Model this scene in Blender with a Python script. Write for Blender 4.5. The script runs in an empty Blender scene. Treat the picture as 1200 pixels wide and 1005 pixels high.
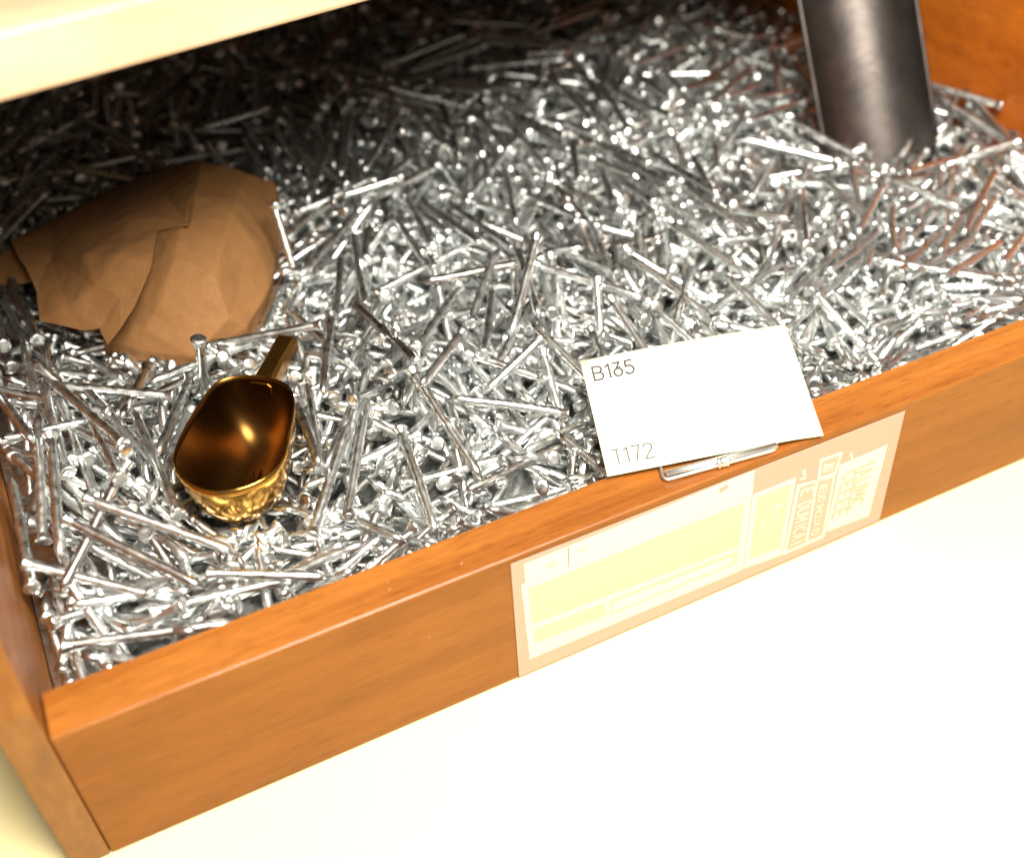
import bpy, bmesh, math, random
import numpy as np
from mathutils import Vector, Matrix, noise
random.seed(7); rng = np.random.default_rng(11)
scene = bpy.context.scene
COL = scene.collection

# ------------------------------------------------------------------ camera
CAM = Vector((0.051544, -0.230903, 0.340957)); FPX = 1304.92
RW = Matrix(((0.8975817, -0.3190495, 0.3042277), (-0.4385182, -0.5753065, 0.6904522), (-0.0452642, -0.7531466, -0.6562936)))
cd = bpy.data.cameras.new('camera'); cam = bpy.data.objects.new('camera', cd); COL.objects.link(cam)
cd.sensor_width = 36; cd.sensor_fit = 'HORIZONTAL'; cd.lens = FPX / 1200 * 36
cd.clip_start = 0.01; cd.clip_end = 20
cd.dof.use_dof = True; cd.dof.focus_distance = 0.415; cd.dof.aperture_fstop = 5.2; cd.dof.aperture_blades = 7
rx, ry, rz = RW @ Vector((1, 0, 0)), RW @ Vector((0, -1, 0)), RW @ Vector((0, 0, -1))
cam.matrix_world = Matrix(((rx.x, ry.x, rz.x, CAM.x), (rx.y, ry.y, rz.y, CAM.y), (rx.z, ry.z, rz.z, CAM.z), (0, 0, 0, 1)))
scene.camera = cam

# ------------------------------------------------------------------ light
w = bpy.data.worlds.new('World'); scene.world = w; w.use_nodes = True
bg = w.node_tree.nodes['Background']
bg.inputs[0].default_value = (1.0, 0.88, 0.78, 1); bg.inputs[1].default_value = 0.17
def area(name, loc, target, size, power, col):
    l = bpy.data.lights.new(name, 'AREA'); l.shape = 'DISK'; l.size = size; l.energy = power; l.color = col
    o = bpy.data.objects.new(name, l); COL.objects.link(o); o.location = loc
    o.rotation_euler = (Vector(target) - Vector(loc)).to_track_quat('-Z', 'Y').to_euler()
    return o
area('key_lamp', (0.20, -0.255, 0.665), (0.27, 0.04, 0.06), 0.38, 16.6, (1.0, 0.93, 0.80))
area('added_fill', (0.35, -0.75, 1.5), (0.25, 0.1, 0.06), 1.3, 2.0, (1.0, 0.94, 0.86))  # added fill lamp with no visible source, lifts metal and shadows
scene.view_settings.view_transform = 'Standard'; scene.view_settings.look = 'None'
scene.view_settings.exposure = 0.0; scene.view_settings.gamma = 1.0; scene.view_settings.use_curve_mapping = False

# ------------------------------------------------------------------ helpers
def ray(px, py): return RW @ Vector((px - 600, py - 502.5, FPX))
def at(px, py, z): d = ray(px, py); return CAM + d * ((z - CAM.z) / d.z)
def front(px, py, y=0.0): d = ray(px, py); return CAM + d * ((y - CAM.y) / d.y)

def obj(name, me, mat=None, parent=None, smooth=True):
    if isinstance(me, bmesh.types.BMesh):
        bm = me; me = bpy.data.meshes.new(name); bm.to_mesh(me); bm.free()
    o = bpy.data.objects.new(name, me); COL.objects.link(o)
    if mat and not me.materials: me.materials.append(mat)
    if smooth: me.polygons.foreach_set('use_smooth', [True] * len(me.polygons))
    if parent: o.parent = parent
    return o
def tag(o, label, cat, group=None):
    o['label'] = label; o['category'] = cat
    if group: o['group'] = group
    return o
def empty(name, loc=(0, 0, 0)):
    o = bpy.data.objects.new(name, None); COL.objects.link(o); o.location = loc; o.empty_display_size = 0.01
    return o
def mesh(name, v, f):
    me = bpy.data.meshes.new(name); me.from_pydata([tuple(p) for p in v], [], f); me.update(); return me
def bevel(o, wd, seg=2):
    m = o.modifiers.new('bevel', 'BEVEL'); m.width = wd; m.segments = seg; m.limit_method = 'ANGLE'; m.harden_normals = False
def box(name, x0, x1, y0, y1, z0, z1, mat, parent=None, bev=0.0):
    v = [(x0, y0, z0), (x1, y0, z0), (x1, y1, z0), (x0, y1, z0), (x0, y0, z1), (x1, y0, z1), (x1, y1, z1), (x0, y1, z1)]
    f = [(3, 2, 1, 0), (4, 5, 6, 7), (0, 1, 5, 4), (1, 2, 6, 5), (2, 3, 7, 6), (3, 0, 4, 7)]
    o = obj(name, mesh(name, v, f), mat, parent, smooth=False)
    if bev: bevel(o, bev)
    return o
def prism(name, outline, off, mat, parent=None, bev=0.0):
    # flat outline (list of Vectors) extruded by vector off
    n = len(outline); v = [Vector(p) for p in outline] + [Vector(p) + Vector(off) for p in outline]
    f = [tuple(range(n))[::-1], tuple(range(n, 2 * n))] + [(i, (i + 1) % n, n + (i + 1) % n, n + i) for i in range(n)]
    bm = bmesh.new(); vs = [bm.verts.new(p) for p in v]
    for q in f: bm.faces.new([vs[i] for i in q])
    bmesh.ops.recalc_face_normals(bm, faces=bm.faces)
    o = obj(name, bm, mat, parent, smooth=False)
    if bev: bevel(o, bev)
    return o
def tube(name, pts, r, mat, parent=None, n=12, closed=False):
    pts = [Vector(p) for p in pts]; m = len(pts); v = []; f = []
    up = Vector((0, 0, 1))
    for i, p in enumerate(pts):
        if closed: t = pts[(i + 1) % m] - pts[i - 1]
        else: t = pts[min(i + 1, m - 1)] - pts[max(i - 1, 0)]
        t.normalize(); a = t.cross(up)
        if a.length < 1e-3: a = t.cross(Vector((1, 0, 0)))
        a.normalize(); b = a.cross(t)
        rr = r[i] if isinstance(r, (list, tuple)) else r
        for k in range(n):
            q = 2 * math.pi * k / n; v.append(p + a * (rr * math.cos(q)) + b * (rr * math.sin(q)))
    for i in range(m if closed else m - 1):
        j = (i + 1) % m
        for k in range(n): f.append((i * n + k, j * n + k, j * n + (k + 1) % n, i * n + (k + 1) % n))
    if not closed: f += [tuple(range(n)), tuple(range((m - 1) * n, m * n))[::-1]]
    return obj(name, mesh(name, v, f), mat, parent)

# ------------------------------------------------------------------ materials
def mat(name):
    m = bpy.data.materials.new(name); m.use_nodes = True; nt = m.node_tree
    return m, nt, nt.nodes['Principled BSDF']
def nd(nt, t, **kw):
    n = nt.nodes.new(t)
    for k, v in kw.items():
        if k in n.inputs: n.inputs[k].default_value = v
        else: setattr(n, k, v)
    return n
def ramp(nt, fac, stops):
    r = nt.nodes.new('ShaderNodeValToRGB'); e = r.color_ramp.elements
    while len(e) < len(stops): e.new(0.5)
    for el, (p, c) in zip(e, stops): el.position = p; el.color = (*c, 1)
    nt.links.new(fac, r.inputs[0]); return r
def coords(nt, scale=(1, 1, 1), rot=(0, 0, 0)):
    tc = nt.nodes.new('ShaderNodeTexCoord'); mp = nt.nodes.new('ShaderNodeMapping')
    mp.inputs['Scale'].default_value = scale; mp.inputs['Rotation'].default_value = rot
    nt.links.new(tc.outputs['Object'], mp.inputs[0]); return mp.outputs[0]
def bump(nt, b, height, strength, dist):
    n = nt.nodes.new('ShaderNodeBump'); n.inputs['Strength'].default_value = strength; n.inputs['Distance'].default_value = dist
    nt.links.new(height, n.inputs['Height']); nt.links.new(n.outputs[0], b.inputs['Normal']); return n

def wood(name, dark, mid, light, grain=(6, 160, 160), rough=0.32, coat=0.35, streak=1.0, spec=0.5, pores=0.8):
    m, nt, b = mat(name); L = nt.links
    c = coords(nt, grain)
    warp = nd(nt, 'ShaderNodeTexNoise', Scale=0.35, Detail=3.0); L.new(c, warp.inputs['Vector'])
    mx = nd(nt, 'ShaderNodeMix', data_type='VECTOR'); mx.inputs[0].default_value = 0.25
    L.new(c, mx.inputs[4]); L.new(warp.outputs['Color'], mx.inputs[5])
    n1 = nd(nt, 'ShaderNodeTexNoise', Scale=1.0, Detail=6.0, Roughness=0.65); L.new(mx.outputs[1], n1.inputs['Vector'])
    n2 = nd(nt, 'ShaderNodeTexNoise', Scale=0.12, Detail=2.0, Roughness=0.5); L.new(c, n2.inputs['Vector'])
    ad = nd(nt, 'ShaderNodeMath', operation='MULTIPLY_ADD'); ad.inputs[1].default_value = 0.6 * streak
    L.new(n2.outputs[0], ad.inputs[0]); L.new(n1.outputs[0], ad.inputs[2])
    r = ramp(nt, ad.outputs[0], [(0.50, dark), (0.78, mid), (1.05, light)]); L.new(r.outputs[0], b.inputs['Base Color'])
    # pores
    c2 = coords(nt, (grain[0] * 20, grain[1] * 14, grain[2] * 14))
    p = nd(nt, 'ShaderNodeTexNoise', Scale=1.0, Detail=2.0); L.new(c2, p.inputs['Vector'])
    pr = ramp(nt, p.outputs[0], [(0.32, (0.62, 0.54, 0.47)), (0.47, (1, 1, 1))])
    mu = nd(nt, 'ShaderNodeMix', data_type='RGBA', blend_type='MULTIPLY'); mu.inputs[0].default_value = pores
    L.new(r.outputs[0], mu.inputs[6]); L.new(pr.outputs[0], mu.inputs[7]); L.new(mu.outputs[2], b.inputs['Base Color'])
    # uneven staining and a little dust
    c3 = coords(nt, (9, 26, 26)); n3 = nd(nt, 'ShaderNodeTexNoise', Scale=1.0, Detail=5.0, Roughness=0.6); L.new(c3, n3.inputs['Vector'])
    r3 = ramp(nt, n3.outputs[0], [(0.32, (0.74, 0.70, 0.66)), (0.55, (1, 1, 1)), (0.75, (1.12, 1.12, 1.15))])
    m3 = nd(nt, 'ShaderNodeMix', data_type='RGBA', blend_type='MULTIPLY'); m3.inputs[0].default_value = 0.85
    L.new(mu.outputs[2], m3.inputs[6]); L.new(r3.outputs[0], m3.inputs[7])
    c4 = coords(nt); n4 = nd(nt, 'ShaderNodeTexNoise', Scale=800.0, Detail=1.0); L.new(c4, n4.inputs['Vector'])
    r4 = ramp(nt, n4.outputs[0], [(0.785, (0, 0, 0)), (0.82, (0.5, 0.5, 0.5))])
    m4 = nd(nt, 'ShaderNodeMix', data_type='RGBA'); L.new(r4.outputs[0], m4.inputs[0]); L.new(m3.outputs[2], m4.inputs[6]); m4.inputs[7].default_value = (0.62, 0.45, 0.30, 1)
    L.new(m4.outputs[2], b.inputs['Base Color'])
    b.inputs['Roughness'].default_value = rough; b.inputs['Specular IOR Level'].default_value = spec
    b.inputs['Coat Weight'].default_value = coat; b.inputs['Coat Roughness'].default_value = 0.22
    bump(nt, b, p.outputs[0], 0.12, 0.0006)
    return m
M = {}
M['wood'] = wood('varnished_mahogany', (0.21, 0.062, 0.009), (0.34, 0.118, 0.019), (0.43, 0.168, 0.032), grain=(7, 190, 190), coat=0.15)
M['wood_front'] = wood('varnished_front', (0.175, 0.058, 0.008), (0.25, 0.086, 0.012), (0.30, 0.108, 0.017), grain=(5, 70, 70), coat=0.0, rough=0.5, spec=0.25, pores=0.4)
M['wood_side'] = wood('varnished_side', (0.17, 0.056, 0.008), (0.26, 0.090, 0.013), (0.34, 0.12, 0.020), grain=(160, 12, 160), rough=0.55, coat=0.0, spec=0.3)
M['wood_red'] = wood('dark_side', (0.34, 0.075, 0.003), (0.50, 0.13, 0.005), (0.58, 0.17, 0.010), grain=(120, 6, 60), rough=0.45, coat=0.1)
M['end'] = wood('end_grain', (0.17, 0.063, 0.010), (0.235, 0.088, 0.014), (0.30, 0.118, 0.020), grain=(260, 260, 90), rough=0.5, coat=0.1)
M['pine'] = wood('pale_pine', (0.56, 0.395, 0.25), (0.60, 0.43, 0.285), (0.65, 0.47, 0.315), grain=(4, 40, 40), rough=0.4, coat=0.1, pores=0.12)

def zinc():
    m, nt, b = mat('galvanised_zinc'); L = nt.links
    c = coords(nt)
    oi = nt.nodes.new('ShaderNodeObjectInfo')
    va = nd(nt, 'ShaderNodeVectorMath', operation='ADD'); L.new(c, va.inputs[0])
    sc = nd(nt, 'ShaderNodeMath', operation='MULTIPLY'); sc.inputs[1].default_value = 3.0
    L.new(oi.outputs['Random'], sc.inputs[0]); L.new(sc.outputs[0], va.inputs[1])
    n1 = nd(nt, 'ShaderNodeTexNoise', Scale=300.0, Detail=2.0, Roughness=0.5); L.new(va.outputs[0], n1.inputs['Vector'])
    n2 = nd(nt, 'ShaderNodeTexNoise', Scale=95.0, Detail=2.0); L.new(va.outputs[0], n2.inputs['Vector'])
    r = ramp(nt, n2.outputs[0], [(0.28, (0.70, 0.71, 0.71)), (0.55, (0.85, 0.88, 0.885)), (0.8, (0.93, 0.95, 0.95))])
    at_ = nt.nodes.new('ShaderNodeAttribute'); at_.attribute_name = 'tone'
    sm_ = nd(nt, 'ShaderNodeMath', operation='ADD'); L.new(at_.outputs['Fac'], sm_.inputs[0]); L.new(oi.outputs['Random'], sm_.inputs[1])
    fr_ = nd(nt, 'ShaderNodeMath', operation='FRACT'); L.new(sm_.outputs[0], fr_.inputs[0])
    tr = ramp(nt, fr_.outputs[0], [(0.0, (0.45, 0.39, 0.36)), (0.10, (0.72, 0.69, 0.67)), (0.28, (0.96, 0.97, 0.97)), (1.0, (1, 1, 1))])
    mt_ = nd(nt, 'ShaderNodeMix', data_type='RGBA', blend_type='MULTIPLY'); mt_.inputs[0].default_value = 1.0
    L.new(r.outputs[0], mt_.inputs[6]); L.new(tr.outputs[0], mt_.inputs[7]); L.new(mt_.outputs[2], b.inputs['Base Color'])
    b.inputs['Metallic'].default_value = 1.0
    rr = nd(nt, 'ShaderNodeMapRange'); rr.inputs[1].default_value = 0.3; rr.inputs[2].default_value = 0.7
    rr.inputs[3].default_value = 0.24; rr.inputs[4].default_value = 0.40
    L.new(n1.outputs[0], rr.inputs[0]); L.new(rr.outputs[0], b.inputs['Roughness'])
    ad = nd(nt, 'ShaderNodeMath', operation='ADD'); L.new(n1.outputs[0], ad.inputs[0]); L.new(n2.outputs[0], ad.inputs[1])
    bump(nt, b, ad.outputs[0], 0.12, 0.0007)
    return m
M['zinc'] = zinc()
def simple(name, col, rough=0.5, metal=0.0, nscale=0, nstr=0.0, var=0.0, dist=0.0005, spec=None):
    m, nt, b = mat(name); L = nt.links
    b.inputs['Base Color'].default_value = (*col, 1); b.inputs['Roughness'].default_value = rough; b.inputs['Metallic'].default_value = metal
    if spec is not None: b.inputs['Specular IOR Level'].default_value = spec
    if nscale:
        n = nd(nt, 'ShaderNodeTexNoise', Scale=nscale, Detail=5.0, Roughness=0.6); L.new(coords(nt), n.inputs['Vector'])
        if nstr: bump(nt, b, n.outputs[0], nstr, dist)
        if var:
            r = ramp(nt, n.outputs[0], [(0.3, tuple(c * (1 - var) for c in col)), (0.7, tuple(min(1, c * (1 + var)) for c in col))])
            L.new(r.outputs[0], b.inputs['Base Color'])
    return m
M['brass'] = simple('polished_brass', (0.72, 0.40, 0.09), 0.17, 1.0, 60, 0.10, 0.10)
M['brass_in'] = simple('shaded_inner_brass', (0.12, 0.056, 0.014), 0.32, 1.0, 60, 0.08, 0.12)  # bowl inside: reflected dark surroundings put into the brass colour
M['brass_h'] = simple('shaded_handle_brass', (0.34, 0.17, 0.04), 0.32, 1.0, 60, 0.08, 0.12)  # handle: brass darkened, its dark reflections are in the colour
M['dark_under'] = simple('shade_dark_underside', (0.07, 0.045, 0.028), 0.6, 0, 40, 0.05, 0.2)  # unseen board underside coloured dark to deepen the shade on the nails
M['steel'] = simple('dull_steel', (0.105, 0.092, 0.088), 0.42, 1.0, 70, 0.25, 0.25, 0.0012)
M['chrome'] = simple('bright_wire', (0.93, 0.93, 0.92), 0.38, 1.0)
M['kraft'] = simple('kraft_paper', (0.215, 0.104, 0.037), 0.75, 0, 500, 0.15, 0.07, 0.0004, 0.25)
M['card'] = simple('white_card', (0.86, 0.84, 0.60), 0.6, 0, 900, 0.05, 0, 0.0002)
M['ink'] = simple('grey_ink', (0.05, 0.05, 0.055), 0.6)
M['ink_pale'] = simple('pale_grey_ink', (0.11, 0.11, 0.11), 0.6)
M['label'] = simple('pink_label_paper', (0.42, 0.292, 0.245), 0.55, 0, 700, 0.05, 0.03)
M['cream'] = simple('cream_print', (0.68, 0.61, 0.53), 0.55)
M['yellow'] = simple('yellow_print', (0.55, 0.45, 0.335), 0.55)
M['peach'] = simple('pale_peach_print', (0.56, 0.44, 0.33), 0.55)
M['pinkcol'] = simple('pink_print', (0.47, 0.325, 0.275), 0.55)
M['glyph'] = simple('faded_print', (0.50, 0.375, 0.30), 0.55)
M['smudge'] = simple('pink_smudge', (0.42, 0.29, 0.25), 0.6)
m, nt, b = mat('white_laminate'); M['table'] = m
n = nd(nt, 'ShaderNodeTexNoise', Scale=9.0, Detail=6.0); nt.links.new(coords(nt), n.inputs['Vector'])
r = ramp(nt, n.outputs[0], [(0.3, (0.81, 0.71, 0.385)), (0.7, (0.84, 0.745, 0.42))]); nt.links.new(r.outputs[0], b.inputs['Base Color'])
b.inputs['Roughness'].default_value = 0.4

# ------------------------------------------------------------------ table
tb = box('table_top', -1.2, 1.6, -1.2, 1.4, -0.03, 0.0, M['table']); tb['kind'] = 'structure'

# ------------------------------------------------------------------ drawer
XW, TH, HF, YB = 0.515, 0.0190, 0.0657, 0.56
drawer = tag(empty('drawer', (XW / 2, 0.25, 0)), 'varnished orange-brown wooden drawer with low front, full of nails', 'drawer')
def child(o, root):
    o.parent = root; o.matrix_parent_inverse = Matrix.Translation(-root.location); return o
B0 = 0.0008
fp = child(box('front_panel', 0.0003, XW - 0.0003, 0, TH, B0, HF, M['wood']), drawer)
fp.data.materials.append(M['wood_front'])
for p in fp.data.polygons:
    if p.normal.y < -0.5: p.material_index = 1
bevel(fp, 0.0009, 2)
prof = [(0, B0), (0, 0.0805), (0.022, 0.150), (YB, 0.150), (YB, B0)]
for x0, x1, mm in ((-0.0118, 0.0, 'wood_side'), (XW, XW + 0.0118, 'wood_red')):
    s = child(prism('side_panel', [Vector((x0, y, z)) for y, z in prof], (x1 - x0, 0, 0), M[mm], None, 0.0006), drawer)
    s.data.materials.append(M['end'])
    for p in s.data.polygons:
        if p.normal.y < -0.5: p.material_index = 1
child(box('back_panel', 0.0003, XW - 0.0003, YB - 0.012, YB, B0, 0.148, M['wood_red'], None, 0.0006), drawer)
child(box('bottom_panel', 0.0003, XW - 0.0003, TH + 0.0002, YB - 0.0122, 0.003, 0.009, M['wood_side']), drawer)

# paper label glued to the front
def quad_panel(name, px, y, th, mm, parent):
    return child(prism(name, [front(a, b_, y) for a, b_ in px], (0, -th, 0), M[mm], None), parent)
lab = prism('paper_label', [Vector(p) for p in ((0.1497, -0.0001, 0.0633), (0.3166, -0.0001, 0.0616), (0.3170, -0.0001, 0.0022), (0.1500, -0.0001, 0.0014))], (0, -0.00025, 0), M['label'])
child(lab, drawer); lab['label'] = 'faded pink, cream and yellow printed paper label'
def lp(name, px, lvl, mm):
    y = -0.00035 - 0.00006 * (lvl - 1)
    o = prism(name, [front(a, b_, y) for a, b_ in px], (0, -0.00005, 0), M[mm]); o.parent = lab
    o.matrix_parent_inverse = lab.matrix_world.inverted() @ Matrix.Identity(4)
    o.matrix_parent_inverse = Matrix.Identity(4); return o
lp('print_panel', [(614, 661), (884, 551), (882, 578.4), (616, 682.8)], 1, 'cream')
lp('print_panel', [(611, 685), (881, 579.5), (870, 667), (621, 772)], 1, 'cream')
lp('print_panel', [(619, 689), (873, 588), (866, 640), (624, 731)], 2, 'yellow')
lp('print_panel', [(626, 737), (709, 705), (711, 721), (627.5, 753)], 2, 'yellow')
lp('print_panel', [(714, 703), (866, 644), (863, 660), (716, 720)], 2, 'peach')
lp('print_panel', [(718, 706), (858, 652), (857, 660), (719, 716)], 3, 'cream')
lp('print_panel', [(882.5, 579.4), (933, 559), (916.5, 650), (871, 666)], 1, 'cream')
lp('print_panel', [(888, 582), (928, 566), (914, 641), (878, 655)], 2, 'peach')
lp('print_panel', [(934, 568), (979, 557), (966, 629), (917.5, 650)], 1, 'cream')
lp('print_panel', [(937.5, 570.5), (956, 564.5), (943.5, 636), (922, 645)], 2, 'pinkcol')
lp('print_panel', [(959, 563.5), (976.5, 559.5), (963.5, 626.5), (946.5, 634)], 2, 'pinkcol')
lp('print_panel', [(961, 538), (988, 529), (979.4, 556), (958, 562)], 1, 'cream')
lp('print_panel', [(964, 540), (984.5, 533), (977.5, 553), (961.5, 558.5)], 2, 'pinkcol')
lp('print_panel', [(984, 545), (1040, 521), (1018, 604), (968, 623)], 1, 'cream')
lp('print_mark', [(842, 573), (852, 567), (854, 571), (844, 578)], 2, 'smudge')
lp('print_mark', [(665.2, 641), (666.4, 640.5), (667.4, 664), (666.3, 664.5)], 2, 'ink_pale')
lp('print_mark', [(675, 646), (682, 642), (690, 640), (683, 645)], 2, 'peach')
lp('print_mark', [(640, 662), (652, 657), (653, 660), (641, 665)], 2, 'peach')
lp('print_mark', [(940, 552), (944, 549.5), (945, 556), (942, 558)], 1, 'cream')
lp('print_mark', [(937, 561), (945, 558), (945, 560), (938, 563)], 1, 'cream')
lp('print_mark', [(996, 532), (998, 529), (1000, 538), (998, 540)], 1, 'cream')

def ribbons(name, strokes, fn, wd, mm, parent):
    # strokes: lists of (u, v); fn maps (u, v) to a point; thin flat ribbon of width wd
    v, f = [], []
    nrm = (fn(1, 0) - fn(0, 0)).cross(fn(0, 1) - fn(0, 0)).normalized()
    if nrm.dot(CAM - fn(0, 0)) < 0: nrm = -nrm
    for st in strokes:
        P = [fn(*q) for q in st]
        for a, b_ in zip(P, P[1:]):
            d = (b_ - a).normalized(); s = d.cross(nrm) * wd * 0.5; e = d * wd * 0.35; k = len(v); a = a + nrm * (k * 1e-6); b_ = b_ + nrm * (k * 1e-6)
            v += [a - e - s, b_ + e - s, b_ + e + s, a - e + s]; f.append((k, k + 1, k + 2, k + 3))
    o = obj(name, mesh(name, v, f), M[mm], parent, smooth=False); o.matrix_parent_inverse = Matrix.Identity(4); return o
def arc(cx, cy, rx_, ry_, a0, a1, n=9):
    return [(cx + rx_ * math.cos(math.radians(a0 + (a1 - a0) * i / n)), cy + ry_ * math.sin(math.radians(a0 + (a1 - a0) * i / n))) for i in range(n + 1)]
G = {  # single-line lettering in a 0.6 x 1 cell
 'B': [[(0, 0), (0, 1), (.3, 1)] + arc(.3, .76, .22, .24, 90, -90)[1:] + [(0, .52)], [(.3, .52)] + arc(.32, .26, .25, .26, 90, -90) + [(0, 0)]],
 '1': [[(.08, .84), (.28, 1), (.28, 0)]],
 '6': [[(.05, 1), (.46, 1), (.22, .6)], [(.42, .66)] + arc(.28, .28, .25, .28, 60, 400, 14)],
 '5': [[(.5, 1), (.1, 1), (.08, .58)] + arc(.26, .31, .27, .31, 120, -150, 12)],
 'T': [[(0, 1), (.36, 1)], [(.24, 1), (.24, 0)]],
 '7': [[(.02, 1), (.5, 1), (.22, 0)]],
 '2': [arc(.27, .74, .25, .26, 165, -35, 9) + [(.02, 0), (.54, 0)]],
 'E': [[(.5, 1), (0, 1), (0, 0), (.5, 0)], [(0, .52), (.4, .52)]],
 'D': [[(0, 0), (0, 1), (.2, 1)] + arc(.2, .5, .33, .5, 90, -90)[1:] + [(0, 0)]],
 'U': [[(0, 1), (0, .25)] + arc(.26, .25, .26, .25, 180, 360)[1:] + [(.52, 1)]],
 'M': [[(0, 0), (0, 1), (.28, .35), (.56, 1), (.56, 0)]],
 'C': [arc(.3, .5, .28, .5, 45, 315, 12)],
 'A': [[(0, 0), (.28, 1), (.56, 0)], [(.1, .35), (.46, .35)]],
 'I': [[(.28, 1), (.28, 0)]], ' ': [],
}
def write(text, adv=0.78):
    out, x = [], 0.0
    for ch in text:
        out += [[(x + u, v) for u, v in s] for s in G[ch]]; x += adv * (0.72 if ch in '1I' else 0.8 if ch == 'T' else 1)
    return out, x
def bil(c, y):   # quad of pixels on the drawer front -> (u, v) map; order u0v0, u1v0, u1v1, u0v1
    P = [front(a, b_, y) for a, b_ in c]
    return lambda u, v: P[0].lerp(P[1], u).lerp(P[3].lerp(P[2], u), v)
# sideways lettering running down the label
def side_text(text, c, lvl, wd, mm):
    st, wx = write(text); q = bil(c, -0.00035 - 0.00006 * (lvl - 1) - 0.00002)
    ribbons('lettering', [[(u / wx, v) for u, v in s] for s in st], q, wd, mm, lab)
side_text('E DUMICAI', [(940, 575), (926, 641), (939.5, 635), (953.5, 570)], 3, 0.00075, 'cream')
side_text('IEUDIMCUAID', [(962, 567), (950, 629), (957.5, 625.5), (970, 564.5)], 3, 0.0005, 'cream')
side_text('AU', [(966, 545), (964, 555), (975, 551), (978, 541)], 3, 0.0006, 'cream')
side_text('CEEEE', [(989, 556), (974, 612), (991, 604), (1004, 549)], 2, 0.0013, 'glyph')
side_text('IAUMC', [(1006, 545), (994, 600), (1009, 593), (1026, 536)], 2, 0.0013, 'glyph')
side_text('IM', [(894, 606), (890, 630), (896, 627), (901, 603)], 3, 0.0006, 'cream')
side_text('AIUI', [(908, 592), (902, 622), (910, 618), (917, 588)], 3, 0.0006, 'cream')

# ------------------------------------------------------------------ shelf board above the drawer
a, b_ = at(0, 122, 0.212), at(440, 0, 0.204); d = (b_ - a); d.normalize(); nn = Vector((-d.y, d.x, 0)).normalized()
p0, p1 = a - d * 0.5, a + d * 0.9
shelf = prism('shelf_board', [p0, p1, p1 + nn * 0.5, p0 + nn * 0.5], (0, 0, 0.0185), M['pine'], None, 0.0016)
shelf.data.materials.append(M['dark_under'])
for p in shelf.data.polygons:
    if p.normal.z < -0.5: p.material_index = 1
tag(shelf, 'pale wooden board overhanging the back of the nail drawer', 'board')

# ------------------------------------------------------------------ brass scoop
def brass_scoop():
    ZR = 0.0835
    OUT = [(297, 440), (272, 441), (251, 450), (233, 475), (216, 503), (205, 530), (206, 550), (221, 566), (244, 575), (272, 574), (300, 565), (321, 551), (333, 534), (339, 508), (343, 484), (344, 467), (338, 453), (322, 444)]
    OP = [at(p_[0], p_[1], ZR) for p_ in OUT]; m_ = len(OP)
    def rimpt(t):
        x = t * m_; i = int(x) % m_; u = x - int(x); p0, p1, p2, p3 = (OP[(i + k) % m_] for k in (-1, 0, 1, 2))
        return 0.5 * ((2 * p1) + (p2 - p0) * u + (2 * p0 - 5 * p1 + 4 * p2 - p3) * u * u + (3 * p1 - p0 - 3 * p2 + p3) * u ** 3)
    bk, fr = at(305, 441, ZR), at(258, 576, ZR); ax = (fr - bk); LN = ax.length; ax.normalize(); sd = Vector((ax.y, -ax.x, 0)); sd = sd if sd.x > 0 else -sd
    c = sum(OP, Vector()) / m_
    root = tag(empty('scoop', (c.x, c.y, ZR - 0.025)), 'small polished brass scoop half sunk in the nails', 'scoop')
    NU, NK = 56, 16; v, f = [], []; D = 0.027
    def rim(t):
        p_ = rimpt(t / (2 * math.pi)) - c; return p_.dot(ax), p_.dot(sd)
    for k in range(NK + 1):
        q = (k / NK) * math.pi / 2; sc = max(0.0, math.cos(q)) ** 0.45; sw = max(0.0, math.cos(q)) ** 0.85; dp = D * math.sin(q)
        for i in range(NU):
            u, w_ = rim(2 * math.pi * i / NU)
            v.append(c + ax * (u * (sc * 0.98 + 0.02)) + sd * (w_ * sw) + Vector((0, 0, -dp)))
    for k in range(NK):
        for i in range(NU):
            j = (i + 1) % NU; f.append((k * NU + i, k * NU + j, (k + 1) * NU + j, (k + 1) * NU + i))
    bm = bmesh.new(); vs = [bm.verts.new(p) for p in v]
    for q in f: bm.faces.new([vs[i] for i in q])
    bmesh.ops.remove_doubles(bm, verts=bm.verts, dist=1e-5); bmesh.ops.recalc_face_normals(bm, faces=bm.faces)
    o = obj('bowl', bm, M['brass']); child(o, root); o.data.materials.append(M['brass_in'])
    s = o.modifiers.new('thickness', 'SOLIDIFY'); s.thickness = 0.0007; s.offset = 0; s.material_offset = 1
    # flat channel handle
    h0, h1 = at(304, 452, ZR - 0.004), at(336, 396, ZR - 0.001); hd = (h1 - h0).normalized(); hs = Vector((hd.y, -hd.x, 0)).normalized()
    sec = [(-0.0043, -0.0045), (-0.0043, 0.0), (-0.003, 0.0012), (0.003, 0.0012), (0.0043, 0.0), (0.0043, -0.0045), (0.0036, -0.0045), (0.0036, -0.0003), (0.0026, 0.0005), (-0.0026, 0.0005), (-0.0036, -0.0003), (-0.0036, -0.0045)]
    bm = bmesh.new(); rings = []
    for p, sc in ((h0, 1.15), (h0.lerp(h1, .5), 0.95), (h1, 1.05)):
        rings.append([bm.verts.new(p + hs * (x * sc) + Vector((0, 0, z))) for x, z in sec])
    for r0, r1 in zip(rings, rings[1:]):
        for i in range(12): bm.faces.new((r0[i], r0[(i + 1) % 12], r1[(i + 1) % 12], r1[i]))
    bm.faces.new(rings[0]); bm.faces.new(rings[-1]); bmesh.ops.recalc_face_normals(bm, faces=bm.faces)
    h = obj('handle', bm, M['brass_h'], None, smooth=False); child(h, root); bevel(h, 0.0002)
    return c, ax, sd, LN, ZR, D, [rimpt(i / 40) for i in range(40)]
SC = brass_scoop()

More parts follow.
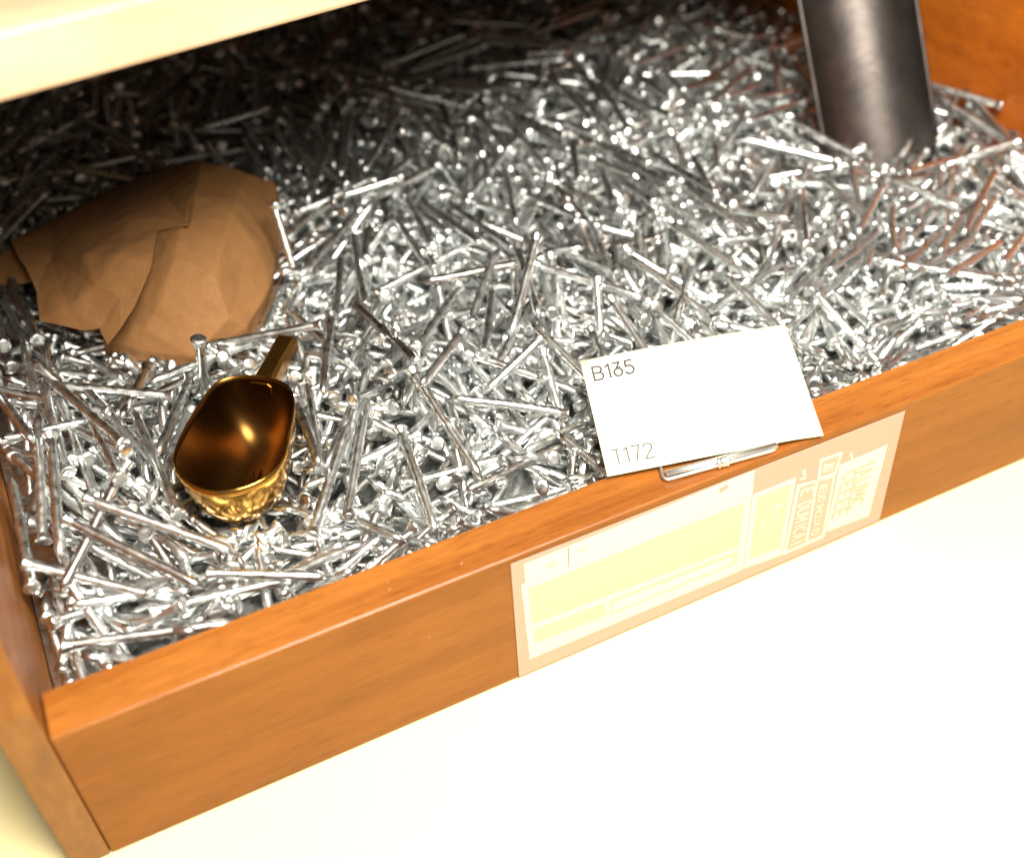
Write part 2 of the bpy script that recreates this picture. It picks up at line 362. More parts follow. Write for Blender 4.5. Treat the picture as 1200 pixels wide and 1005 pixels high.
# ------------------------------------------------------------------ steel trough scoop standing in the heap
def steel_scoop():
    base = at(1034, 176, 0.060); top = CAM + ray(1005, 0).normalized() * 0.63
    ax = (top - base).normalized(); wd = (at(1098, 168, 0.066) - at(966, 180, 0.066)); W = wd.length * 0.5
    wd = (wd - ax * wd.dot(ax)).normalized(); nr = ax.cross(wd); nr = nr if nr.dot(CAM - base) > 0 else -nr
    root = tag(empty('metal_scoop', base), 'dark grey steel trough scoop standing upright in the nails', 'scoop')
    NA, NL, LEN = 26, 22, 0.13; bm = bmesh.new(); g = []
    for j in range(NL + 1):
        t = j / NL; row = []
        for i in range(NA + 1):
            q = -1 + 2 * i / NA; th = q * math.radians(78)
            # rounded nose: the middle reaches deeper than the sides
            s0 = -0.022 * math.sqrt(max(0, 1 - q * q)); s = s0 + (LEN - s0) * t
            row.append(bm.verts.new(base + ax * s + wd * (W * math.sin(th) / math.sin(math.radians(78))) - nr * (W * 0.86 * (math.cos(th) - math.cos(math.radians(78))))))
        g.append(row)
    for j in range(NL):
        for i in range(NA): bm.faces.new((g[j][i], g[j][i + 1], g[j + 1][i + 1], g[j + 1][i]))
    o = obj('trough', bm, M['steel']); child(o, root)
    s = o.modifiers.new('thickness', 'SOLIDIFY'); s.thickness = 0.0012; s.offset = 0
    for i in (0, NA):
        pts = [base + ax * (LEN * k / 8) + wd * (W * (1 if i else -1)) for k in range(9)]
        child(tube('rolled_edge', pts, 0.0013, M['steel'], None, 8), root)
    return base, ax, wd, nr, W
ST = steel_scoop()

# ------------------------------------------------------------------ brown paper bag
def sheet(name, pts, edges, root, seed, th=0.0003, jag=()):
    """pts: {key: (px, py, z) or Vector}; triangulated in pixel space, then refined and crumpled."""
    from mathutils.geometry import delaunay_2d_cdt
    keys = list(pts); P3 = []
    P2 = []
    for k in keys:
        px, py, z = pts[k]; z = 0.066 + (z - 0.066) * 0.82; P3.append(at(px, py, z)); P2.append(Vector((px, py)))
    idx = {k: i for i, k in enumerate(keys)}
    E = [(idx[a], idx[b]) for path in edges for a, b in zip(path, path[1:])]
    outer = [idx[k] for k in edges[0][:-1]]
    vv, ee, ff, ov, oe, of = delaunay_2d_cdt(P2, E, [outer], 1, 1e-6)
    bm = bmesh.new(); vs = [bm.verts.new(P3[o[0]]) for o in ov]
    for q in ff: bm.faces.new([vs[i] for i in q])
    cl = bm.edges.layers.float.new('crease_edge')
    pos = {i: o[0] for i, o in enumerate(ov)}; cre = {tuple(sorted(e)): 0.75 for e in E}
    bm.verts.index_update()
    for e in bm.edges:
        k = tuple(sorted((pos[e.verts[0].index], pos[e.verts[1].index])))
        if e.is_boundary: e[cl] = 1.0
        elif k in cre: e[cl] = 0.7
    return bm
bag = tag(empty('paper_bag', at(170, 330, 0.066)), 'crumpled brown kraft paper bag lying on the nails', 'paper bag')
def finish_sheet(name, bm, seed, amp=0.0016):
    o = obj(name, bm, M['kraft']); child(o, bag)
    s = o.modifiers.new('sub', 'SUBSURF'); s.subdivision_type = 'SIMPLE'; s.levels = 5; s.render_levels = 5
    sm0 = o.modifiers.new('soften', 'SMOOTH'); sm0.factor = 0.5; sm0.iterations = 16
    tx = bpy.data.textures.new(name + '_crumple', 'CLOUDS'); tx.noise_scale = 0.022; tx.noise_depth = 2
    dm = o.modifiers.new('crumple', 'DISPLACE'); dm.texture = tx; dm.strength = amp * 1.7; dm.mid_level = 0.5; dm.texture_coords = 'LOCAL'
    t2 = bpy.data.textures.new(name + '_wrinkle', 'VORONOI'); t2.noise_scale = 0.034; t2.distance_metric = 'DISTANCE'; t2.weight_1 = -1.0; t2.weight_2 = 1.0
    d2 = o.modifiers.new('wrinkle', 'DISPLACE'); d2.texture = t2; d2.strength = amp * 0.9; d2.mid_level = 0.3; d2.texture_coords = 'LOCAL'
    q = o.modifiers.new('thickness', 'SOLIDIFY'); q.thickness = 0.0003; q.offset = 0
    return o
def skirt(bm, sel, off):
    """close the bag downwards: extrude chosen boundary edges and drop them into the heap"""
    es = [e for e in bm.edges if e.is_boundary and sel(e)]
    r = bmesh.ops.extrude_edge_only(bm, edges=es)
    cl = bm.edges.layers.float['crease_edge']
    for g in r['geom']:
        if isinstance(g, bmesh.types.BMVert): g.co = off(g.co)
        if isinstance(g, bmesh.types.BMEdge): g[cl] = 0.5 if not g.is_boundary else 1.0
up = {'A': (12, 284, .088), 'B': (60, 257, .079), 'C': (150, 213, .079), 'C2': (200, 194, .086), 'D': (240, 187, .106), 'r1': (231, 225, .111), 'r2': (224, 266, .1092), 'r3': (186, 271, .1043),
      'f1': (178, 315, .1045), 'f2': (158, 358, .0945), 'f3': (140, 386, .0865), 'L': (128, 405, .078), 'l2': (118, 386, .0815), 'M': (98, 388, .079), 'm2': (70, 381, .0795), 'N': (47, 377, .079), 'O': (43, 345, .0855), 'P': (30, 315, .0895), 'P2': (20, 300, .0895),
      'd1': (60, 300, .0875), 'd2': (105, 272, .0945), 'd3': (150, 258, .1015), 'c1': (100, 300, .101), 'c2': (110, 335, .097), 'c3': (80, 358, .088), 'c4': (140, 300, .1065), 'c5': (140, 345, .096), 't1': (150, 236, .0925), 't2': (195, 230, .099), 't3': (190, 255, .1065)}
bm = sheet('upper', up, [['A', 'B', 'C', 'C2', 'D', 'r1', 'r2', 'r3', 'f1', 'f2', 'f3', 'L', 'l2', 'M', 'm2', 'N', 'O', 'P', 'P2', 'A'], ['P', 'd1', 'd2', 'd3'], ['r3', 't3', 't1'], ['c4', 'c5', 'l2']], bag, 1)
bz = lambda t: at(t[0], t[1], 0.066 + (t[2] - 0.066) * 0.82)
top_pts = [bz(up[k]) for k in ('A', 'B', 'C', 'C2', 'D')]
def near(co, L_): return any((co - p).length < 1e-4 for p in L_)
skirt(bm, lambda e: all(near(v.co, top_pts) for v in e.verts), lambda c: Vector((c.x, c.y + 0.012, 0.060)))
finish_sheet('upper_sheet', bm, 1)
lo = {'D': (236, 190, .1045), 'E': (290, 203, .098), 'F': (322, 214, .084), 'G': (328, 270, .076), 'H': (318, 330, .0705), 'I': (291, 383, .0705), 'J': (226, 418, .066), 'K': (165, 411, .0665), 'K2': (122, 396, .068),
      'k3': (130, 350, .080), 'k4': (155, 300, .094), 'k5': (176, 258, .1025), 'r1': (224, 225, .1085), 'r2': (214, 261, .1078), 'q1': (205, 300, .1035), 'q2': (250, 325, .0965), 'q3': (268, 372, .0795),
      's1': (272, 250, .1065), 's2': (300, 290, .0885), 's3': (285, 330, .083), 'u1': (190, 345, .0915), 'u2': (215, 372, .0815), 'u3': (246, 352, .0875), 'u4': (170, 385, .077), 'v1': (302, 230, .093)}
bm = sheet('lower', lo, [['D', 'E', 'F', 'G', 'H', 'I', 'J', 'K', 'K2', 'k3', 'k4', 'k5', 'r2', 'r1', 'D'], ['r2', 'q1'], ['r1', 's1'], ['r2', 'q2', 'q3'], ['E', 'v1', 's2', 'H']], bag, 2)
tp = [bz(lo[k]) for k in ('D', 'E', 'F')]; fp_ = [bz(lo[k]) for k in ('F', 'G', 'H', 'I', 'J', 'K', 'K2')]
skirt(bm, lambda e: all(near(v.co, tp) for v in e.verts), lambda c: Vector((c.x + .004, c.y + 0.012, 0.060)))
skirt(bm, lambda e: all(near(v.co, fp_) for v in e.verts), lambda c: Vector((c.x - .002, c.y + .002, 0.0565)))
finish_sheet('lower_sheet', bm, 2)
bk = {'a': (14, 290, .083), 'b': (-30, 322, .082), 'c': (-26, 338, .078), 'd': (0, 336, .079), 'e': (38, 331, .081), 'g': (60, 325, .084), 'h': (50, 290, .090)}
bm = sheet('back', bk, [['a', 'b', 'c', 'd', 'e', 'g', 'h', 'a']], bag, 3)
finish_sheet('inner_flap', bm, 3, 0.0005)
BAGXY = [bz(up[k]) for k in ('A', 'B', 'C', 'D', 'O', 'N', 'M', 'L')] + [bz(lo[k]) for k in ('E', 'F', 'G', 'H', 'I', 'J', 'K')]

# ------------------------------------------------------------------ card and wire clip
c00, c10 = at(712, 558, .0684), at(966, 508, .0684); c01, c11 = at(680, 423, .0805), at(920, 380, .0805)
cu, cv = ((c10 - c00) + (c11 - c01)) / 2, ((c01 - c00) + (c11 - c10)) / 2
cn = cu.cross(cv).normalized()
NXc, NYc = 14, 10; v, f = [], []
def card_pt(u, vv):
    p = c00.lerp(c10, u).lerp(c01.lerp(c11, u), vv)
    return p + cn * (0.0008 * math.sin(math.pi * u) * (0.3 + 0.7 * vv) - 0.0010 * max(0, u - .85) / .15 * (1 - vv))
for j in range(NYc + 1):
    for i in range(NXc + 1): v.append(card_pt(i / NXc, j / NYc))
for j in range(NYc):
    for i in range(NXc): k = j * (NXc + 1) + i; f.append((k, k + 1, k + NXc + 2, k + NXc + 1))
card = obj('card', mesh('card', v, f), M['card']); tag(card, 'blank white card with two small codes, resting on the drawer rim', 'card')
s = card.modifiers.new('thickness', 'SOLIDIFY'); s.thickness = 0.0003; s.offset = -1
def card_text(text, u0, v0, h, wd, mm, slant=0.0):
    st, wx = write(text, 0.70); asp = cv.length / cu.length
    fn = lambda a, b__: card_pt(u0 + (a + slant * b__) * h * asp, v0 + b__ * h) + cn * 0.00022
    ribbons('lettering', st, fn, wd, mm, card)
card_text('B165', 0.045, 0.80, 0.12, 0.00078, 'ink')
card_text('T172', 0.045, 0.075, 0.12, 0.00068, 'ink_pale')

clip = tag(empty('wire_clip', at(845, 543, .067)), 'bright wire clip sticking out below the white card on the rim', 'clip')
zc = HF + 0.0013
k0, k1, k2, k3 = at(768, 520, zc), at(778, 563, zc), at(911, 526, zc), at(901, 486, zc)
def rounded(P, r, n=6):
    out = [P[0]]
    for a_, b__, c_ in zip(P, P[1:], P[2:]):
        u = (a_ - b__).normalized(); w_ = (c_ - b__).normalized(); s0, s1 = b__ + u * r, b__ + w_ * r
        for i in range(n + 1):
            t = i / n; out.append(s0.lerp(b__, t).lerp(b__.lerp(s1, t), t))
    return out + [P[-1]]
child(tube('wire', rounded([k0, k1, k2, k3], 0.0028), 0.00065, M['chrome'], None, 10), clip)
e1, e2 = at(781, 555, zc + 0.0006), at(909, 521, zc + 0.0006)
child(tube('bar', [e1, e1.lerp(e2, .5), e2], 0.00125, M['chrome'], None, 14), clip)
mid = at(846, 541, zc + 0.0005); dr = (e2 - e1).normalized()
child(tube('collar', [mid - dr * .0022, mid - dr * .0016, mid - dr * .0012, mid, mid + dr * .0012, mid + dr * .0016, mid + dr * .0022], [.0020, .0023, .0019, .0021, .0019, .0023, .0020], M['chrome'], None, 14), clip)

# ------------------------------------------------------------------ nails
RS, RH = 0.00205, 0.0030
def nail_geo(L, sd_, seg=12, n=8, bend=0.0, headn=12):
    r_ = random.Random(sd_); tw = r_.uniform(1.5, 3.5) * math.pi; V, F = [], []
    bx = lambda x: bend * ((2 * x / L) ** 2 - 0.35)
    x0, x1 = -L / 2 + 0.0055, L / 2 - 0.0016
    for i in range(seg + 1):
        t = i / seg; x = x0 + (x1 - x0) * t; wob = 1 + r_.uniform(-.03, .03)
        for k in range(n):
            q = 2 * math.pi * k / n + tw * t; rr = RS * wob * (1.03 if k % 2 == 0 else 0.94)
            V.append((x, rr * math.cos(q) + bx(x), rr * math.sin(q)))
    for i in range(seg):
        for k in range(n): a_, b__ = i * n + k, i * n + (k + 1) % n; F.append((a_, b__, b__ + n, a_ + n))
    V.append((-L / 2, bx(-L / 2), 0)); tip = len(V) - 1
    for k in range(n): F.append((tip, (k + 1) % n, k))
    Vh, Fh = [], []; offx, offy = r_.uniform(-.0003, .0003), r_.uniform(-.0003, .0003)
    for (dx, rr) in ((-0.0034, RS * 0.95), (-0.0017, RS * 1.25), (-0.0010, RH * 0.96), (-0.0004, RH * 1.02), (0.0, RH * 0.9), (0.00025, RH * 0.45)):
        for k in range(headn):
            q = 2 * math.pi * k / headn; jr = rr * (1 + 0.06 * math.sin(2 * q + sd_) + r_.uniform(-.03, .03))
            Vh.append((L / 2 + dx + r_.uniform(-.00008, .00008), jr * math.cos(q) + bx(L / 2) + offx, jr * math.sin(q) + offy))
    for i in range(5):
        for k in range(headn): a_, b__ = i * headn + k, i * headn + (k + 1) % headn; Fh.append((a_, b__, b__ + headn, a_ + headn))
    Vh.append((L / 2 + .0001, bx(L / 2) + offx, offy)); c_ = len(Vh) - 1
    for k in range(headn): Fh.append((5 * headn + k, 5 * headn + (k + 1) % headn, c_))
    return np.array(V), F, np.array(Vh), Fh
LENS = [0.056, 0.052, 0.058, 0.048, 0.054, 0.042, 0.057, 0.034]
BEND = [0, .0004, 0, .0009, 0, -.0006, .0002, 0]
VAR = [nail_geo(l, i + 3, bend=bd) for i, (l, bd) in enumerate(zip(LENS, BEND))]
VLOW = [nail_geo(l, i + 3, seg=5, n=6, bend=bd, headn=8) for i, (l, bd) in enumerate(zip(LENS, BEND))]

CELL = 0.001; X0, Y0 = 0.0, TH; NX, NY = int(XW / CELL) + 1, int((YB - 0.013 - TH) / CELL) + 1
gx = (np.arange(NX) + .5) * CELL + X0; gy = (np.arange(NY) + .5) * CELL + Y0
GX, GY = np.meshgrid(gx, gy, indexing='ij')
def sm(a_, b__, x): t = np.clip((x - a_) / (b__ - a_), 0, 1); return t * t * (3 - 2 * t)
TOP = 0.0635 + 0.006 * sm(.03, .16, GY) + 0.007 * sm(.16, .02, GX) * sm(.03, .09, GY) - 0.004 * sm(.35, .5, GX) + 0.0015 * np.sin(GX * 31 + 1) * np.sin(GY * 27) + 0.004 * sm(.25, .45, GY)
TOP = TOP + 0.003 * np.sin(GX * 60 + GY * 35 + 2) * sm(.04, .1, GY)
TOP = TOP - 0.0015 - 0.0065 * np.exp(-((GX - .088) ** 2 / .045 ** 2 + (GY - .165) ** 2 / .022 ** 2)) - 0.016 * np.exp(-((GX - ST[0].x) ** 2 + (GY - ST[0].y + .012) ** 2) / .030 ** 2)
CEIL = TOP.copy(); BLOCK = np.zeros(GX.shape, bool)
# hollows pressed by the scoop, the bag and the steel trough
c_, ax_, sd_, LN_, ZR_, D_, RIM_ = SC
U = (GX - c_.x) * ax_.x + (GY - c_.y) * ax_.y; W_ = (GX - c_.x) * sd_.x + (GY - c_.y) * sd_.y
angc = np.arctan2(W_, U); rr_ = sorted((math.atan2((p - c_).dot(sd_), (p - c_).dot(ax_)), (p - c_).length) for p in RIM_)
rim_r = np.interp(angc, [t_ for t_, _ in rr_], [l_ for _, l_ in rr_], period=2 * math.pi) + .0015
e = (np.hypot(U, W_) / rim_r) ** 2.4
BLOCK |= e < 1.0
CEIL = np.where(e < 1.0, np.minimum(CEIL, ZR_ - 0.0015 - D_ * np.sqrt(np.clip(1 - e, 0, 1)) ** .8), CEIL)
hx = (GX - c_.x) * -ax_.x + (GY - c_.y) * -ax_.y
H0_, H1_ = at(304, 452, ZR_), at(338, 392, ZR_); hd = Vector((H1_.x - H0_.x, H1_.y - H0_.y)); hl = hd.length; hd /= hl
ua = (GX - H0_.x) * hd.x + (GY - H0_.y) * hd.y; wa = (GX - H0_.x) * hd.y - (GY - H0_.y) * hd.x
BLOCK |= (ua > -.003) & (ua < hl + .004) & (np.abs(wa) < .0065)
CEIL = np.where((ua > -.003) & (ua < hl + .004) & (np.abs(wa) < .0065), np.minimum(CEIL, ZR_ - .0105), CEIL)
def hull(P):
    P = sorted({(round(p.x, 5), round(p.y, 5)) for p in P}); out = []
    for seq in (P, P[::-1]):
        h = []
        for p in seq:
            while len(h) > 1 and (h[-1][0] - h[-2][0]) * (p[1] - h[-2][1]) - (h[-1][1] - h[-2][1]) * (p[0] - h[-2][0]) <= 0: h.pop()
            h.append(p)
        out += h[:-1]
    return out
HB = hull(BAGXY); ins = np.full(GX.shape, 1e9)
for (ax1, ay1), (ax2, ay2) in zip(HB, HB[1:] + HB[:1]):
    l_ = math.hypot(ax2 - ax1, ay2 - ay1); ins = np.minimum(ins, ((ax2 - ax1) * (GY - ay1) - (ay2 - ay1) * (GX - ax1)) / l_)
BLOCK |= ins > -.001
CEIL = np.where(ins > -.001, np.minimum(CEIL, np.where(ins > 0.012, .066, .0655)), CEIL)
sb, sax, swd, snr, sW = ST
us = (GX - sb.x) * swd.x + (GY - sb.y) * swd.y; vs_ = (GX - sb.x) * -snr.x + (GY - sb.y) * -snr.y
tha = np.arcsin(np.clip(us / sW, -1, 1) * math.sin(math.radians(78))); arc_v = sW * .86 * (np.cos(tha) - math.cos(math.radians(78)))
BLOCK |= (np.abs(us) < sW + .004) & (np.abs(vs_ - arc_v - .002) < .006)
CEIL = np.where((np.abs(us) < sW + .004) & (np.abs(vs_ - arc_v - .002) < .006), np.minimum(CEIL, .052), CEIL)

NSE = rng.random(GX.shape)
H = np.minimum(TOP, CEIL + 0.004) - 0.021 + 0.001 * np.sin(GX * 200) * np.sin(GY * 170)
HC = H.copy()
nails = []       # (cx, cy, cz, yaw, pitch, variant)
LAT = np.array([-.0020, -.0010, 0, .0010, .0020])
def footprint(cx, cy, yaw, L):
    n_ = int(L / 0.001) + 1; s_ = np.linspace(-L / 2, L / 2, n_); ca, sa = math.cos(yaw), math.sin(yaw)
    head = s_ > L / 2 - 0.002
    lat = np.where(head[:, None], LAT[None] * 1.6, LAT[None])
    x = cx + s_[:, None] * ca - lat * sa; y = cy + s_[:, None] * sa + lat * ca
    i = ((x - X0) / CELL).astype(int); j = ((y - Y0) / CELL).astype(int)
    if i.min() < 1 or j.min() < 1 or i.max() >= NX - 1 or j.max() >= NY - 1: return None
    rad = np.where(head[:, None], RH, np.where((s_ < -L / 2 + .004)[:, None], RS * .5, RS))
    cap = np.sqrt(np.maximum(rad ** 2 - lat ** 2, 0))
    return s_, i, j, cap
def drop(cx, cy, yaw, var, ceil=True, tol=0.0):
    global H
    L = LENS[var]; fpn = footprint(cx, cy, yaw, L)
    if fpn is None: return False
    s_, i, j, cap = fpn; g = (H[i, j] + cap * 0.78).max(1)
    a_ = s_ < 0; sl, gl = s_[a_][:, None], g[a_][:, None]; sr, gr = s_[~a_][None], g[~a_][None]
    zc_ = (gl * sr - gr * sl) / (sr - sl); k = np.unravel_index(np.argmax(zc_), zc_.shape); z0 = zc_[k]
    slope = (gr[0, k[1]] - gl[k[0], 0]) / (sr[0, k[1]] - sl[k[0], 0])
    if abs(slope) > 0.75: return False
    zz = z0 + slope * s_
    top = zz[:, None] + cap
    if ceil and (top > CEIL[i, j] + tol).any(): return False
    np.maximum.at(H, (i, j), top - cap * .12)
    nails.append((cx, cy, z0, yaw, math.atan(slope), var)); return True
def pick(m_=5):
    i = rng.integers(3, NX - 3, m_); j = rng.integers(3, NY - 3, m_); k = np.argmax((CEIL - H)[i, j]); return gx[i[k]], gy[j[k]]
def steep(cx, cy, yaw, var, ang):
    """a nail wedged at an angle: its point goes down between its neighbours"""
    L = LENS[var]; fpn = footprint(cx, cy, yaw, L * math.cos(ang))
    if fpn is None: return False
    s_, i, j, cap = fpn; up_ = s_ > 0
    hgt = s_ * math.tan(ang); lim = CEIL[i, j].min(1)
    z0 = min((lim - hgt - cap.max(1)).min(), H[i, j].mean() + .002)
    top = (z0 + hgt)[:, None] + cap
    e_ = -1 if ang > 0 else 0
    if (top[e_].max() < H[i[e_], j[e_]].max() + .001): return False
    np.maximum.at(H, (i, j), np.minimum(top, np.maximum(H[i, j], top)))
    nails.append((cx, cy, z0, yaw, ang, var)); return True
tries = 0; fails = 0
while tries < 22000 and fails < 900:
    tries += 1
    cx, cy = pick()
    # clumps share a direction, so neighbouring nails often lie side by side
    base_a = 3.1 * (noise.noise(Vector((cx * 14, cy * 14, 3.3))) + .6 * noise.noise(Vector((cx * 31, cy * 31, 8.1))))
    yaw = 0.85 + base_a * 1.5 + rng.normal(0, 0.45) + (math.pi if rng.random() < .5 else 0)
    if rng.random() < .16:
        ok = steep(cx, cy, yaw, int(rng.integers(8)), rng.choice([-1, 1]) * rng.uniform(.2, .7))
    else: ok = drop(cx, cy, yaw, int(rng.integers(8)), True, 0.0)
    fails = 0 if ok else fails + 1
# short gaps by the walls take nails lying along them
for _ in range(6000):
    cx, cy = pick(40)
    if rng.random() < .25: steep(cx, cy, rng.uniform(0, 6.28), int(rng.choice([5, 7, 3, 1])), rng.choice([-1, 1]) * rng.uniform(.25, .8)); continue
    al = 0 if min(cy - TH, YB - cy) < min(cx, XW - cx) else math.pi / 2
    drop(cx, cy, al + rng.normal(0, .25) + math.pi * rng.integers(2), int(rng.choice([5, 7, 3, 1])), True, 0.0008)
# a loose last layer that lies proud of the heap: whole nails, often in bundles
CEIL = np.where(BLOCK, CEIL, TOP + 0.0100 * sm(.035, .10, GY) + .0025)
LONG = [0, 1, 2, 3, 4, 6]
for q_ in range(8000):
    cx, cy = pick(2)
    fld = 0.95 + 2.6 * noise.noise(Vector((cx * 11, cy * 11, 21.7)))
    yaw = (fld + rng.normal(0, .35) if q_ % 4 else rng.uniform(0, 2 * math.pi)) + math.pi * rng.integers(2)
    if rng.random() < .07: steep(cx, cy, yaw, int(rng.choice(LONG)), rng.choice([-1, 1]) * rng.uniform(.15, .6))
    else: drop(cx, cy, yaw, int(rng.choice(LONG)), True, 0.0)
NBASE = len(nails)
# nails one can pick out in the photograph: head pixel, tip pixel
HERO = [
 ((402, 168), (352, 272), 'long bright nail slanting just right of the paper bag'),
 ((318, 143), (238, 176), 'bright nail lying above the paper bag near the board'),
 ((577, 152), (662, 222), 'long bright nail slanting down right across the middle of the heap'),
 ((476, 228), (394, 254), 'bright nail lying right of the paper bag, level with its middle'),
 ((632, 312), (596, 402), 'bright nail slanting in the middle of the heap above the card'),
 ((641, 404), (556, 456), 'bright nail just left of the top corner of the white card'),
 ((540, 398), (494, 472), 'thin bright nail slanting midway between the scoop and the card'),
 ((112, 686), (130, 768), 'nail with head up in the left front corner of the heap'),
 ((104, 482), (4, 640), 'brownish nail slanting at the left edge left of the scoop'),
 ((348, 470), (376, 548), 'dark nail leaning just right of the brass scoop'),
 ((228, 700), (128, 762), 'brownish nail lying along the rim in the left front corner'),
 ((240, 655), (382, 652), 'bright level nail lying just in front of the brass scoop'),
 ((960, 385), (1040, 440), 'nail lying behind the right top corner of the white card'),
 ((1195, 172), (1098, 192), 'bright nail beside the foot of the steel scoop at the right edge'),
]
hero_idx = {}
for hp, tp_, lb in HERO:
    a_ = at(*hp, .072); b__ = at(*tp_, .070); cxy = (a_ + b__) / 2; dd = a_ - b__
    yaw = math.atan2(dd.y, dd.x)
    var = int(np.argmin([abs(l - dd.length) for l in LENS]))
    fq = footprint(cxy.x, cxy.y, yaw, LENS[var])
    if fq is None or (ins[fq[1], fq[2]] > 0).any(): continue
    if drop(cxy.x, cxy.y, yaw, var, False): hero_idx[len(nails) - 1] = lb
# three nails standing steeply: (head px, head z, tip px, tip z)
STEEP = [((233, 396), .098, (241, 470), .0655, 'nail standing upright between the paper bag and the brass scoop'),
         ((320, 238), .100, (345, 318), .0735, 'nail leaning against the right end of the paper bag'),
         ((298, 588), .080, (180, 560), .060, '')][:2]
for hp, hz_, tp_, tz_, lb in STEEP:
    a_, b__ = at(*hp, hz_), at(*tp_, tz_); dd = (a_ - b__); c3 = (a_ + b__) / 2
    var = int(np.argmin([abs(l - dd.length) for l in LENS]))
    c3 = a_ - dd.normalized() * LENS[var] / 2
    nails.append((c3.x, c3.y, c3.z, math.atan2(dd.y, dd.x), math.asin(dd.z / dd.length), var)); hero_idx[len(nails) - 1] = lb

N = np.array([n_[:5] for n_ in nails]); VI = np.array([n_[5] for n_ in nails])
# which nails show largest in the picture: coarse id buffer
RWn = np.array(RW); Cn = np.array(CAM); BW, BH = 600, 503
zb = np.full((BW, BH), 1e9); ib = np.full((BW, BH), -1)
samp = np.linspace(-.5, .5, 60)
for k in range(len(N)):
    cx, cy, cz, yw, pt = N[k]; L = LENS[VI[k]]
    dv = np.array([math.cos(yw) * math.cos(pt), math.sin(yw) * math.cos(pt), math.sin(pt)])
    sv = np.array([-math.sin(yw), math.cos(yw), 0])
    P = (np.array([cx, cy, cz]) + samp[:, None, None] * L * dv + np.array([-1.2, 0, 1.2])[None, :, None] * .001 * sv).reshape(-1, 3) + np.array([0, 0, RS])
    q = (P - Cn) @ RWn; px = ((600 + FPX * q[:, 0] / q[:, 2]) / 2).astype(int); py = ((502.5 + FPX * q[:, 1] / q[:, 2]) / 2).astype(int)
    m_ = (px >= 0) & (px < BW) & (py >= 0) & (py < BH)
    px, py, dz = px[m_], py[m_], q[m_, 2]
    cl_ = dz < zb[px, py]; zb[px[cl_], py[cl_]] = dz[cl_]; ib[px[cl_], py[cl_]] = k
cnt = np.bincount(ib[ib >= 0], minlength=len(N)).astype(float)
for k in hero_idx: cnt[k] += 1e6
# nails under the board's outline cannot be seen
q = (N[:, :3] - Cn) @ RWn; PX = 600 + FPX * q[:, 0] / q[:, 2]; PY = 502.5 + FPX * q[:, 1] / q[:, 2]
cnt[(PY < 125 - PX * .277)] = 0
def in_poly(x, y, poly):
    c__ = np.zeros_like(x, bool); n_ = len(poly)
    for i in range(n_):
        (xa, ya), (xb, yb) = poly[i], poly[i - 1]
        c__ ^= ((ya > y) != (yb > y)) & (x < (xb - xa) * (y - ya) / (yb - ya + 1e-9) + xa)
    return c__
for poly in ([(12, 284), (240, 187), (325, 214), (318, 330), (226, 418), (48, 378)], [(680, 423), (920, 380), (966, 508), (712, 558)], [(205, 530), (250, 450), (340, 450), (335, 550), (270, 595)], [(940, 0), (1070, 0), (1098, 170), (968, 178)]):
    cnt[in_poly(PX, PY, poly) & (cnt < 1e5)] = 0
order = np.argsort(-cnt)[:300]; single = set(int(k) for k in order if cnt[k] > 0)

def basis(yw, pt, roll):
    dv = np.array([math.cos(yw) * math.cos(pt), math.sin(yw) * math.cos(pt), math.sin(pt)])
    sv = np.array([-math.sin(yw), math.cos(yw), 0]); uv = np.cross(dv, sv)
    return np.stack([dv, sv * math.cos(roll) + uv * math.sin(roll), -sv * math.sin(roll) + uv * math.cos(roll)], 1)
ROLL = rng.uniform(0, 2 * math.pi, len(N))
SH = [mesh('nail_shank', v1, f1) for v1, f1, _, _ in VAR]; HD = [mesh('nail_head', v2, f2) for _, _, v2, f2 in VAR]
for me in SH + HD:
    me.materials.append(M['zinc']); me.polygons.foreach_set('use_smooth', [True] * len(me.polygons))
def zone(px, py):
    if px < 200 and py > 640: return 'galvanised nail lying in the left front corner of the drawer', 'nails in the left front corner'
    if py > 815 - .381 * px - 75: 
        return ('galvanised nail lying along the rim between the scoop and the card' if px < 680 else 'galvanised nail lying along the rim right of the card'), 'nails along the front rim'
    if 180 < px < 400 and 390 < py: return 'galvanised nail lying round the small brass scoop', 'nails round the brass scoop'
    if px <= 200 and py > 400: return 'galvanised nail at the left edge between paper bag and front corner', 'nails at the left edge'
    if px < 400: return 'galvanised nail lying round the brown paper bag in shade', 'nails round the paper bag'
    if px > 860 and py < 260: return 'galvanised nail lying round the foot of the steel scoop', 'nails round the steel scoop'
    if px > 860: return 'galvanised nail lying between the white card and right side', 'nails at the right'
    if py < 200: return 'galvanised nail in the shaded back middle of the heap', 'nails at the shaded back'
    return 'galvanised nail in the bright middle of the heap', 'nails in the middle of the heap'
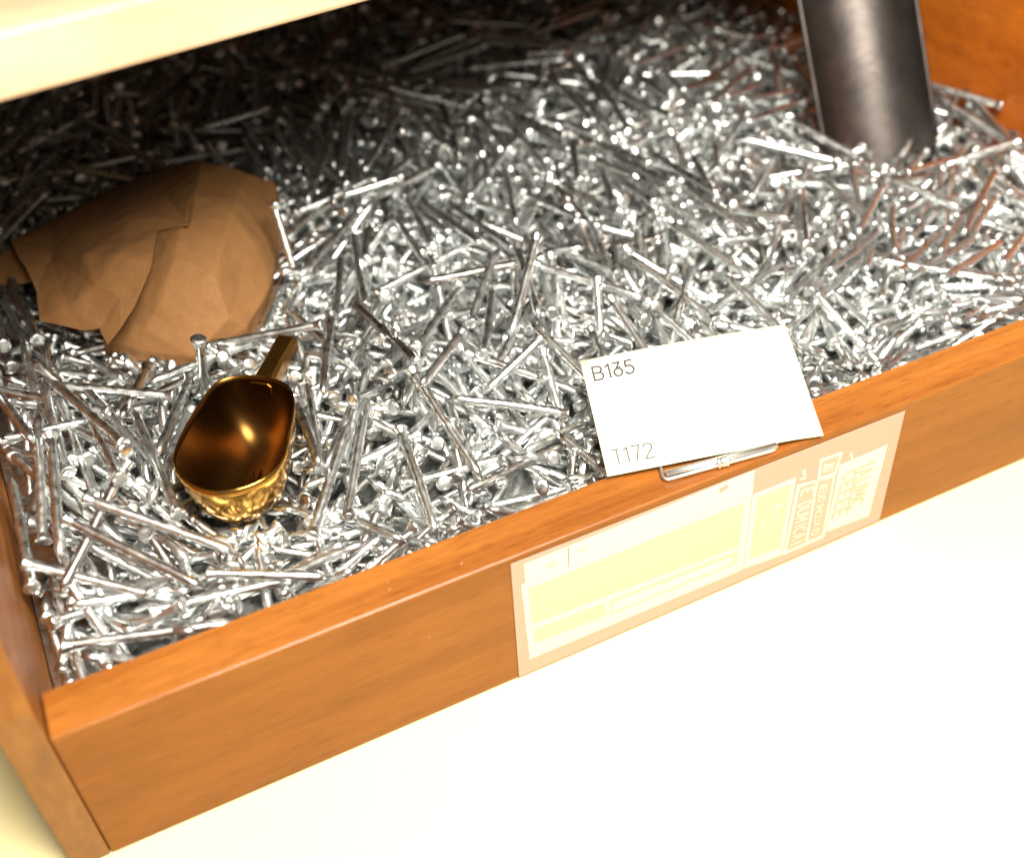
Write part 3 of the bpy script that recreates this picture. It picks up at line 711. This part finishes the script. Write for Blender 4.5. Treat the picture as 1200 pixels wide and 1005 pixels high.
for k in sorted(single):
    B_ = basis(N[k, 3], N[k, 4], ROLL[k])
    r_ = empty('nail'); mw = Matrix.Identity(4)
    for i in range(3):
        for j in range(3): mw[i][j] = B_[i, j]
        mw[i][3] = N[k, i]
    r_.matrix_world = mw
    if k in hero_idx: tag(r_, hero_idx[k], 'nail', 'nails in the drawer')
    else:
        lb, gr_ = zone(PX[k], PY[k]); dq = (np.array([B_[0, 0], B_[1, 0], B_[2, 0]])) @ RWn
        qk = q[k]; ddx = dq[0] - qk[0] * dq[2] / qk[2]; ddy = dq[1] - qk[1] * dq[2] / qk[2]
        if ddy > 0: ddx, ddy = -ddx, -ddy
        an = math.degrees(math.atan2(-ddy, ddx))
        ori = 'level' if an < 15 or an > 165 else 'right-leaning' if an < 50 else 'steep right-leaning' if an < 82 else 'upright-pointing' if an < 98 else 'steep left-leaning' if an < 130 else 'left-leaning'
        tag(r_, ori + ' ' + lb, 'nail', gr_)
    for nm, me in (('shank', SH[VI[k]]), ('head', HD[VI[k]])):
        o = bpy.data.objects.new(nm, me); COL.objects.link(o); o.parent = r_

# everything else in the heap is one mass
vis = cnt > 0
PV, PF, off, TONE = [], [], 0, []
for k in range(len(N)):
    if k in single: continue
    v1, f1, v2, f2 = (VAR if vis[k] else VLOW)[VI[k]]
    B_ = basis(N[k, 3], N[k, 4], ROLL[k]); vv = np.concatenate([v1, v2]) @ B_.T + N[k, :3]
    PV.append(vv); TONE.append(np.full(len(vv), rng.random())); o1 = off; o2 = off + len(v1)
    PF += [tuple(o1 + i for i in q_) for q_ in f1] + [tuple(o2 + i for i in q_) for q_ in f2]
    off += len(vv)
# lumpy core of buried nails
st = 4; ci, cj = np.arange(0, NX, st), np.arange(0, NY, st)
core = np.stack([GX[np.ix_(ci, cj)], GY[np.ix_(ci, cj)], HC[np.ix_(ci, cj)] - .0005], -1).reshape(-1, 3)
PV.append(core); TONE.append(np.full(len(core), 0.05)); nj = len(cj)
for i in range(len(ci) - 1):
    for j in range(nj - 1): k = off + i * nj + j; PF.append((k, k + nj, k + nj + 1, k + 1))
allv = np.concatenate(PV)
me = bpy.data.meshes.new('nail_heap'); me.from_pydata(allv.tolist(), [], PF); me.update()
at2 = me.attributes.new('tone', 'FLOAT', 'POINT'); at2.data.foreach_set('value', np.concatenate(TONE).astype(np.float32))
heap = obj('nail_heap', me, M['zinc']); heap['kind'] = 'stuff'
heap['label'] = 'mass of shiny galvanised nails filling the drawer'; heap['category'] = 'nails'
print('NAILS', len(nails), 'base', NBASE, 'tries', tries, 'single', len(single), 'tris', sum(len(p) - 2 for p in PF))
